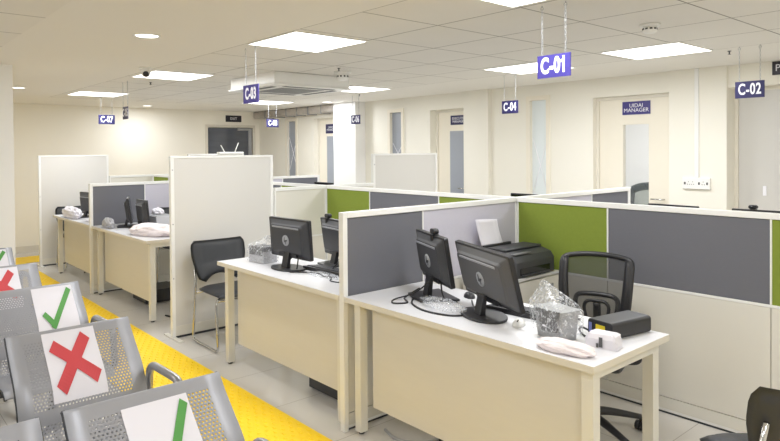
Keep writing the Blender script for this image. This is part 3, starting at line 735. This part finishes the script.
# wrapped box on second desk
t = thing('wrapped_box', 'grey box under clear plastic at the left end of the second desk', 'box', (2.30, 4.02, D), R(4))
link('box_body', B(((-.06, -.09, 0), (.06, .09, .085))), M_['kraft'], t, bevel=.003)
link('dark_top', B(((-.064, -.085, .055), (.058, .085, .115))), M_['dgrey'], t, bevel=.006)
bm = bmesh.new(); rg = []
for z, s in ((.005, 1.08), (.06, 1.12), (.12, 1.08), (.14, .8), (.165, .4), (.2, .12)):
    k2 = max(0, z-.12); rg.append([bm.verts.new((p[0]*s+rnd.uniform(-.005, .005), p[1]*s-k2*.9+rnd.uniform(-.005, .005), z+rnd.uniform(-.004, .004))) for p in rrect(-.064, -.093, .064, .093, .012, 4)])
for A, Q in zip(rg, rg[1:]):
    for k in range(len(A)): bm.faces.new((A[k], A[(k+1) % len(A)], Q[(k+1) % len(A)], Q[k]))
link('bag_wrap', bm, M_['clear'], t)
# far desk box
t = thing('wrapped_box', 'pale grey box behind the pink carrier bag on the far desk', 'box', (2.58, 6.70, D), R(4))
bm = bmesh.new(); prism(bm, [(-.16, 0), (.16, 0), (.13, .125), (-.14, .125)], 'y', -.1, .1, mtx=Matrix.Rotation(R(90), 4, 'Z')); link('box_body', bm, M_['kraft'], t, bevel=.006)
link('flap', B(((-.09, -.13, .1251), (.09, .12, .131))), M_['bin'], t, bevel=.002)
# black power unit
t = thing('power_unit', 'black rounded power unit with yellow label on the corner of the nearest desk', 'electronic device', (2.535, 1.385, D), R(0)); t.scale = (.9, .92, .95)
bm = bmesh.new(); prism(bm, rrect(-.07, 0, .07, .075, .016, 5), 'x', -.14, .14, mtx=Matrix.Rotation(R(-10), 4, 'Z') @ Matrix.Identity(4)); link('casing', bm, M_['blk'], t, bevel=.003)
rz = Matrix.Rotation(R(-10), 4, 'Z')
link('blue_end_label', B(((-.142, .045, .016), (-.1405, .062, .058)), mtx=rz), M_['blue'], t)
link('yellow_label', B(((-.1425, -.03, .03), (-.1405, .022, .056)), mtx=rz), M_['ylabel'], t)
# folded white packet
t = thing('folded_packet', 'small white folded fabric packet with grey mark in front of the black power unit', 'packet', (2.315, 1.335, D), R(12))
t.scale = (1.1, 1.15, 1.15)
bm = bmesh.new(); rg = []; rnd = random.Random(9)
for i in range(6):
    z = [0, .012, .03, .044, .05, .052][i]; s = [1, 1.04, .96, .9, .7, .3][i]
    rg.append([bm.verts.new((p[0]*s+rnd.uniform(-.003, .003), p[1]*s+rnd.uniform(-.004, .004), z+rnd.uniform(-.002, .002)*(i > 0))) for p in rrect(-.035, -.055, .035, .055, .008, 3)])
for A, Q in zip(rg, rg[1:]):
    for k in range(len(A)): bm.faces.new((A[k], A[(k+1) % len(A)], Q[(k+1) % len(A)], Q[k]))
bm.faces.new(rg[0]); bm.faces.new(rg[-1]); link('cloth_body', bm, M_['paper'], t)
bm = bmesh.new(); box(bm, (-.040, -.008, .006), (-.0375, .004, .04)); box(bm, (-.040, .006, .004), (-.0375, .014, .018)); link('grey_mark', bm, M_['dgrey'], t)
# router on far screen
t = thing('wifi_router', 'white router with two antennas on top of a far tall screen', 'router', (4.9, 9.60, 1.515))
link('router_body', B(((-.22, -.05, 0), (.22, .05, .028))), M_['frame'], t, bevel=.008)
for s, dx, h in ((-1, -.09, .12), (1, .09, .16)):
    bm = bmesh.new(); tube(bm, [(s*.09, .02, .02), (s*.09+s*.07, .02, .02+h)], .008, 8); link('antenna', bm, M_['frame'], t)

# cables
def cable(label, pts, r=.003, m='cable', n=8, name='cable', group=None):
    bm = bmesh.new(); tube(bm, smooth_path(pts, n), r*1.45, 6)
    return tag(link(name, bm, M_[m], None, smooth=True), label, 'cable', group)
z = D+.004
cable('black cables looped beside the foot of the webcam monitor', [(2.36, 2.38, z+.09), (2.31, 2.44, z+.03), (2.22, 2.50, z), (2.16, 2.44, z), (2.22, 2.40, z), (2.26, 2.46, z+.0), (2.30, 2.50, z), (2.35, 2.44, z+.05)], .003)
cable('thin black cable trailing along the front of the nearest desk below the webcam monitor', [(2.30, 2.44, z), (2.22, 2.36, z), (2.17, 2.22, z), (2.19, 2.08, z), (2.24, 2.03, z)], .0035)
cable('black cable hanging behind the webcam monitor', [(2.37, 2.30, z+.10), (2.35, 2.26, z+.03), (2.40, 2.22, z), (2.46, 2.28, z)], .003)
cable('black cable hanging under the large emblem monitor', [(2.33, 1.99, z+.07), (2.36, 2.05, z+.02), (2.42, 2.12, z), (2.5, 2.2, z)], .003)
cable('black cable from the power unit towards the bin', [(2.43, 1.47, z+.01), (2.42, 1.50, z+.02), (2.39, 1.49, z+.012), (2.37, 1.45, z), (2.36, 1.40, z)], .003)
cable('black cable running across the second desk from the monitor foot to the divider', [(2.33, 3.60, z+.08), (2.28, 3.55, z), (2.22, 3.53, z), (2.30, 3.45, z), (2.33, 3.35, z), (2.30, 3.25, z), (2.36, 3.15, z), (2.34, 3.0, z), (2.4, 2.85, z)], .003)
cable('black cable loop on the second desk below the half hidden monitor', [(2.45, 3.3, z+.07), (2.42, 3.36, z), (2.36, 3.30, z), (2.30, 3.18, z), (2.25, 3.12, z), (2.28, 3.02, z), (2.38, 2.95, z)], .0025)
cable('black cables coiled by the second desk monitor', [(2.34, 3.70, z+.06), (2.32, 3.72, z+.01), (2.38, 3.62, z), (2.44, 3.55, z), (2.40, 3.48, z)], .003)
cable('pale grey cable lying on the floor under the nearest desk', [(2.25, 2.72-.1, .005), (2.22, 2.50, .005), (2.26, 2.40, .005), (2.36, 2.34, .005), (2.5, 2.36, .005)], .006, 'cablew')
cable('black cable lying on the floor under the nearest desk', [(2.62, 2.6, .006), (2.46, 2.42, .006), (2.32, 2.22, .006), (2.26, 2.05, .006), (2.35, 1.9, .006)], .008)
cable('black cable hanging beside the leg of the farthest desk', [(2.48, 8.80, .715), (2.47, 8.84, .3), (2.42, 8.8, .009), (2.36, 8.66, .009)], .006)
cable('black cable hanging under the desk beside the tall white screen', [(2.5, 5.85, .70), (2.52, 5.83, .4), (2.5, 5.86, .1), (2.45, 5.80, .006), (2.35, 5.7, .006), (2.3, 5.85, .006)], .006)

# floor computers
def tower(label, loc, w_, d, h):
    t = thing('computer_tower', label, 'computer', loc)
    link('case', B(((-d/2, -w_/2, .01), (d/2, w_/2, h))), M_['blk'], t, bevel=.004)
    link('front_panel', B(((-d/2-.006, -w_/2+.004, .015), (-d/2, w_/2-.004, h-.006))), M_['blkm'], t, bevel=.002)
    link('feet', B(((-d/2+.02, -w_/2+.01, 0), (-d/2+.05, w_/2-.01, .01)), ((d/2-.05, -w_/2+.01, 0), (d/2-.02, w_/2-.01, .01))), M_['blk'], t)
tower('black computer case on the floor under the second desk', (2.48, 3.24, 0), .36, .38, .12)
tower('black computer case on the floor under the desk left of the tall screen', (2.50, 6.58, 0), .36, .36, .14)

# ================================================================== VISITOR CHAIRS
def visitor_chair(label, loc, rz, first=[None]):
    if first[0]: return dup(first[0], loc, rz, label)
    t = thing('visitor_chair', label, 'chair', loc, rz, 'black visitor chairs'); first[0] = t
    # seat: padded, front toward -y
    bm = bmesh.new(); nx, ny = 12, 12; top = []; bot = []
    def sup(u, v, k=.32):
        # square to rounded square
        a = math.copysign(abs(u)**1, u); b = math.copysign(abs(v)**1, v)
        f = 1/ (abs(a)**5+abs(b)**5)**.2 if (a or b) else 1
        m_ = max(abs(a), abs(b)); return (a*f*m_ , b*f*m_)
    for i in range(ny+1):
        tr, br = [], []
        for j in range(nx+1):
            u, v = j/nx*2-1, i/ny*2-1; x, y = sup(u, v)
            e = max(abs(u), abs(v)); d = (1-e**6)
            tr.append(bm.verts.new((x*.225, y*.22-.02, .435+.03*d-(.02*max(0, -v)**3)))); br.append(bm.verts.new((x*.215, y*.21-.02, .425-.02*d)))
        top.append(tr); bot.append(br)
    for G in (top, bot):
        for i in range(ny):
            for j in range(nx): bm.faces.new((G[i][j], G[i][j+1], G[i+1][j+1], G[i+1][j]))
    per = [(0, j) for j in range(nx)]+[(i, nx) for i in range(ny)]+[(ny, j) for j in range(nx, 0, -1)]+[(i, 0) for i in range(ny, 0, -1)]
    for k in range(len(per)):
        a, b = per[k], per[(k+1) % len(per)]; bm.faces.new((top[a[0]][a[1]], bot[a[0]][a[1]], bot[b[0]][b[1]], top[b[0]][b[1]]))
    link('seat', bm, M_['leather'], t, smooth=True)
    # backrest: wide on top, narrow at the bottom, slightly curved
    bm = bmesh.new(); nu, nv = 16, 12; F_, K_ = [], []
    for i in range(nv+1):
        v = i/nv; z = .475+.34*v; hw = (.18+.062*min(1, v*1.6)**.7)*(1-.13*max(0, (v-.80)/.20)**3)*(1-.25*max(0, (.1-v)/.1)**2)
        fr, bk = [], []
        for j in range(nu+1):
            u = j/nu*2-1; e = max(abs(u)**8, abs(2*v-1)**10)
            zz = z-.010*(1-u*u)*max(0, v-.5)*2+.055*(1-u*u)*max(0, 1-2.2*v)
            y = .205+.07*v-.05*u*u*-1*-.5+.0
            groove = .006*(j in (4, 6, 8, 10, 12))*(v > .4)*(v < .97)
            fr.append(bm.verts.new((u*hw, y-.018*(1-e)+groove+.02*(1-u*u), zz))); bk.append(bm.verts.new((u*hw, y+.012*(1-e)+.02*(1-u*u), zz)))
        F_.append(fr); K_.append(bk)
    for G in (F_, K_):
        for i in range(nv):
            for j in range(nu): bm.faces.new((G[i][j], G[i][j+1], G[i+1][j+1], G[i+1][j]))
    per = [(0, j) for j in range(nu)]+[(i, nu) for i in range(nv)]+[(nv, j) for j in range(nu, 0, -1)]+[(i, 0) for i in range(nv, 0, -1)]
    for k in range(len(per)):
        a, b = per[k], per[(k+1) % len(per)]; bm.faces.new((F_[a[0]][a[1]], K_[a[0]][a[1]], K_[b[0]][b[1]], F_[b[0]][b[1]]))
    link('backrest', bm, M_['leather'], t, smooth=True)
    for s in (-1, 1):
        bm = bmesh.new(); x = s*.222
        pts = fillet([(s*.20, .27, .70), (s*.212, .215, .47), (x+s*.01, .23, .012), (x+s*.01, -.24, .012), (x, -.19, .405), (s*.12, -.17, .41)], .045)
        tube(bm, pts, .010, 10); link('sled_leg', bm, M_['chrome'], t, smooth=True)
    for yy, zz in ((-.19, .39), (.19, .40)):
        bm = bmesh.new(); tube(bm, [(-.215, yy, zz), (.215, yy, zz)], .009, 8); link('crossbar', bm, M_['chrome'], t, smooth=True)
    return t
visitor_chair('black leatherette visitor chair with chrome sled legs against the tall white screen', (2.395, 4.70, 0), R(-1))
visitor_chair('black visitor chair cropped by the bottom right corner of the photo', (2.55, .765, 0), R(136)).scale = (1, 1, .955)
visitor_chair('black visitor chair with only its top visible behind the far desk divider', (2.93, 6.86, 0), R(0)).scale = (1, 1, 1.13)
visitor_chair('black visitor chair with only its top visible behind the farthest desk', (2.45, 9.19, 0), R(0))

# ================================================================== OFFICE CHAIRS
def office_chair(label, loc, rz, bz=.0, meshm='meshb', top='blk', bw=.225):
    """front toward -x"""
    t = thing('office_chair', label, 'chair', loc, rz)
    zt = .975+bz; zb_ = .53
    def bp(u, v):  # back surface, u -1..1 (y), v 0..1 (z)
        hw = bw*(.86+.14*math.sin(min(1, v*1.3)*math.pi/2))
        return Vector((.225+.05*v-.045*(1-u*u)*-1+.03*math.sin(v*math.pi)*-1, u*hw, zb_+(zt-zb_)*v+.012*(1-u*u)*(v > .9)))
    bm = bmesh.new(); ring = []
    for k in range(8): ring.append(bp(-1+.0*k, .06+.86*k/7))
    top_pts = [bp(-.9, .985), bp(-.5, 1.0), bp(0, 1.0), bp(.5, 1.0), bp(.9, .985)]
    rg = ring+top_pts+[bp(1, .92-.86*k/7) for k in range(8)]+[bp(.85, 0), bp(0, 0), bp(-.85, 0)]
    tube(bm, smooth_path(rg, 3, closed=True), .016, 8, closed=True); link('back_frame', bm, M_['blk'], t, smooth=True)
    bm = bmesh.new(); g = [[bm.verts.new(bp(-.97+1.94*j/10, .02+.96*i/12)) for j in range(11)] for i in range(13)]
    for i in range(12):
        for j in range(10): bm.faces.new((g[i][j], g[i][j+1], g[i+1][j+1], g[i+1][j]))
    link('mesh_back', bm, M_[meshm], t, smooth=True)
    for s in (-1, 1):
        bm = bmesh.new(); g = [[bm.verts.new(bp(s*(.99-.2*j*(.75+.4*(1-i/12))), .02+.96*i/12)-Vector((.006, 0, 0))) for j in range(2)] for i in range(13)]
        for i in range(12): bm.faces.new((g[i][0], g[i][1], g[i+1][1], g[i+1][0]))
        link('side_upright', bm, M_['blk'], t, smooth=True, solid=.01)
    if top == 'teal':
        bm = bmesh.new(); tube(bm, smooth_path([bp(-.95, .93), bp(-.6, .985), bp(0, 1.0), bp(.6, .985), bp(.95, .93)], 4), .034, 10, flat=1.4); link('head_pad', bm, M_['teal'], t, smooth=True)
    bm = bmesh.new()
    lp = [Vector((.262, y, z)) for y, z in ((-.10, .56), (-.12, .65), (-.10, .70), (0, .71), (.10, .70), (.12, .65), (.10, .56))]
    tube(bm, smooth_path(lp, 4), .014, 8)
    lp = [Vector((.262, y, z)) for y, z in ((-.055, .56), (-.07, .63), (-.05, .665), (0, .67), (.05, .665), (.07, .63), (.055, .56))]
    tube(bm, smooth_path(lp, 4), .010, 8); tube(bm, smooth_path([(.27, 0, .66), (.275, 0, .55), (.18, 0, .44), (.05, 0, .42)], 5), .022, 10); link('lumbar_support', bm, M_['blk'], t, smooth=True)
    bm = bmesh.new(); bmesh.ops.create_cube(bm, size=1)
    for v in bm.verts: v.co = Vector((v.co.x*.46-.01, v.co.y*.48, v.co.z*.07+.465))
    link('seat', bm, M_['leather'], t, bevel=.03)
    for s in (-1, 1):
        bm = bmesh.new(); tube(bm, fillet([(.02, s*.22, .42), (.02, s*.28, .43), (.02, s*.28, .60)], .04), .014, 8)
        ar = link('armrest', bm, M_['blk'], t, smooth=True)
        bm = bmesh.new(); prism(bm, rrect(-.10, s*.28-.035, .14, s*.28+.035, .03), 'z', .60, .63); link('arm_pad', bm, M_['blkm'], ar, bevel=.008)
    bm = bmesh.new(); lathe(bm, [(.028, .09), (.028, .25), (.018, .25), (.018, .43)], seg=16); link('gas_column', bm, M_['blk'], t, smooth=True)
    bm = bmesh.new(); lathe(bm, [(.04, .08), (.045, .14), (.03, .15)], seg=20)
    for k in range(5):
        a = 2*math.pi*k/5+.35; c, s = math.cos(a), math.sin(a)
        tube(bm, smooth_path([(c*.02, s*.02, .125), (c*.14, s*.14, .115), (c*.32, s*.32, .075)], 4), [.026, .026, .025, .024, .022, .02, .018, .016, .015], 8)
    bs = link('star_base', bm, M_['blk'], t, smooth=True)
    for k in range(5):
        a = 2*math.pi*k/5+.35; c, s = math.cos(a), math.sin(a); bm = bmesh.new()
        mt = Matrix.Translation((c*.32, s*.32, .026)) @ Matrix.Rotation(a+.6, 4, 'Z') @ Matrix.Rotation(math.pi/2, 4, 'X')
        lathe(bm, [(.026, -.024), (.026, -.006), (.012, -.005), (.012, .005), (.026, .006), (.026, .024)], seg=16, mtx=mt)
        tube(bm, [(c*.32, s*.32, .04), (c*.32, s*.32, .075)], .008, 8); link('caster', bm, M_['blk'], bs, smooth=True)
    return t
office_chair('black mesh office chair behind the nearest desk', (3.03, 1.86, 0), R(17), -.055, bw=.195)
office_chair('pale mesh office chair with dark headrest seen through the UIDAI manager door glass', (6.92, 3.50, 0), R(4), .115, 'meshg', 'teal', bw=.24)

# ================================================================== WAITING BENCHES
SW = .482   # seat width
def shell_profile():
    P = [(.006, .788), (.0, .80), (-.012, .797), (-.05, .755), (-.11, .70), (-.175, .64), (-.215, .58), (-.235, .52), (-.245, .46), (-.275, .425), (-.33, .42), (-.45, .432), (-.58, .45), (-.63, .44), (-.645, .425)]
    return smooth_path([(p[0], p[1], 0) for p in P], 4)
PROF = shell_profile()
def seat_shell(parent, x0):
    bm = bmesh.new(); uvl = bm.loops.layers.uv.new('UVMap'); NX = 8; rows = []; s = 0; S = []
    for i, p in enumerate(PROF):
        if i: s += (PROF[i]-PROF[i-1]).length
        S.append(s); rows.append([bm.verts.new((x0+SW*j/NX, p.x, p.y)) for j in range(NX+1)])
    for i in range(len(rows)-1):
        for j in range(NX):
            f = bm.faces.new((rows[i][j], rows[i][j+1], rows[i+1][j+1], rows[i+1][j])); f.smooth = True
            for lp, (a, b) in zip(f.loops, ((i, j), (i, j+1), (i+1, j+1), (i+1, j))): lp[uvl].uv = (SW*b/NX, S[a])
    o = link('seat_shell', bm, M_['perf'], parent, smooth=True)
    sm = o.modifiers.new('s', 'SOLIDIFY'); sm.thickness = .004; sm.offset = 0
    # side flanges
    for sx in (x0+.003, x0+SW-.003):
        bm = bmesh.new(); tube(bm, [(sx, p.x+.008, p.y-.006) for p in PROF[4:]], .0075, 6); link('edge_rim', bm, M_['dksteel'], o, smooth=True)
def arm(parent, x):
    bm = bmesh.new(); tube(bm, fillet([(x, -.17, .44), (x, -.185, .63), (x, -.52, .64), (x, -.55, .44)], .07, 7), .0165, 12)
    link('armrest', bm, M_['steel'], parent, smooth=True)
def bench(xe, y, label):
    t = thing('waiting_bench', label, 'bench', (xe, y, 0), 0, 'perforated steel waiting benches')
    for k in range(3): seat_shell(t, -SW-k*(SW+.062))
    arm(t, .030)
    arm(t, -3*SW-2*.062-.03)
    link('beam', B(((-3*SW-.18, -.40, .355), (.055, -.33, .40))), M_['dksteel'], t, bevel=.004)
    bm = bmesh.new()
    for k in range(4):
        xx = .031-k*(SW+.062)
        box(bm, (xx-.012, -.50, .40), (xx+.012, -.20, .418))
    for k in range(3):
        xc = -SW/2-k*(SW+.062); box(bm, (xc-.1, -.50, .398), (xc+.1, -.22, .41))
    link('seat_bracket', bm, M_['dksteel'], t)
    for xx in (-.22, -3*SW+.1):
        bm = bmesh.new(); tube(bm, fillet([(xx, -.10, .012), (xx, -.30, .10), (xx, -.365, .36)], .08), .018, 10); tube(bm, fillet([(xx, -.66, .012), (xx, -.44, .10), (xx, -.365, .36)], .08), .018, 10)
        link('leg', bm, M_['steel'], t, smooth=True)
    return t
rowsY = [(0.965, .985), (.958, 1.985), (.978, 2.935), (1.035, 3.94), (1.003, 4.805), (1.022, 5.74)]
names = ['steel waiting bench below the bottom edge of the photo', 'nearest steel waiting bench, cut by the bottom edge, with a green tick paper', 'second steel waiting bench with the large red cross paper', 'third steel waiting bench with a green tick paper', 'fourth steel waiting bench with a red cross paper at the left edge', 'fifth steel waiting bench beside the white column']
for (xe, y), nm in zip(rowsY, names): bench(xe, y, nm)
# distancing papers lie on the front of the backrests
def notice(xe, y, xoff, kind, label, w_=.203, s0=.035, length=.31):
    t = thing('distancing_notice', label, 'paper sign', (xe, y, 0))
    # follow the profile: arc positions
    acc = [0]
    for a, b in zip(PROF, PROF[1:]): acc.append(acc[-1]+(b-a).length)
    def at(s, off=.004):
        for i in range(1, len(acc)):
            if acc[i] >= s:
                k = (s-acc[i-1])/(acc[i]-acc[i-1]); p = PROF[i-1].lerp(PROF[i], k); d = (PROF[i]-PROF[i-1]).normalized()
                n = Vector((-abs(d.y), -d.x*-1 if False else abs(d.x), 0)).normalized(); return (p.x+n.x*off, p.y+n.y*off)
    bm = bmesh.new(); N = 30; rows = []
    for i in range(N+1):
        yy, zz = at(s0+length*i/N); rows.append([bm.verts.new((xoff+w_*j/4, yy, zz)) for j in range(5)])
    for A, Q in zip(rows, rows[1:]):
        for j in range(4): bm.faces.new((A[j], A[j+1], Q[j+1], Q[j]))
    link('sheet', bm, M_['paper'], t, smooth=True)
    def stroke(bm, p, q, wd):
        p, q = Vector(p), Vector(q); d = (q-p).normalized(); n = Vector((-d.y, d.x))*wd/2; K = 20
        ring = []
        for i in range(K+1):
            c = p.lerp(q, i/K); r2 = []
            for e in (c+n, c-n):
                yy, zz = at(s0+length*(1-e.y), .0072); r2.append(bm.verts.new((xoff+w_*e.x, yy, zz)))
            ring.append(r2)
        for A, Q in zip(ring, ring[1:]): bm.faces.new((A[0], A[1], Q[1], Q[0]))
    bm = bmesh.new()
    if kind == 'x':
        stroke(bm, (.14, .80), (.88, .22), .2); stroke(bm, (.80, .88), (.16, .14), .2)
        link('red_cross', bm, M_['markr'], t)
    else:
        stroke(bm, (.18, .44), (.42, .16), .12); stroke(bm, (.35, .14), (.92, .92), .12)
        link('green_tick', bm, M_['markg'], t)
notice(.958, 1.985, -SW+.15, 't', 'white paper with green tick on the nearest bench', s0=.06)
notice(.978, 2.935, -SW+.125, 'x', 'white paper with large red cross on the second bench')
notice(1.035, 3.94, -SW+.235, 't', 'white paper with green tick on the third bench')
notice(1.003, 4.805, -SW+.16, 'x', 'white paper with red cross at the left edge of the photo')
notice(1.022, 5.74, -SW+.24, 't', 'farthest white paper with green tick, beside the white column', length=.26)
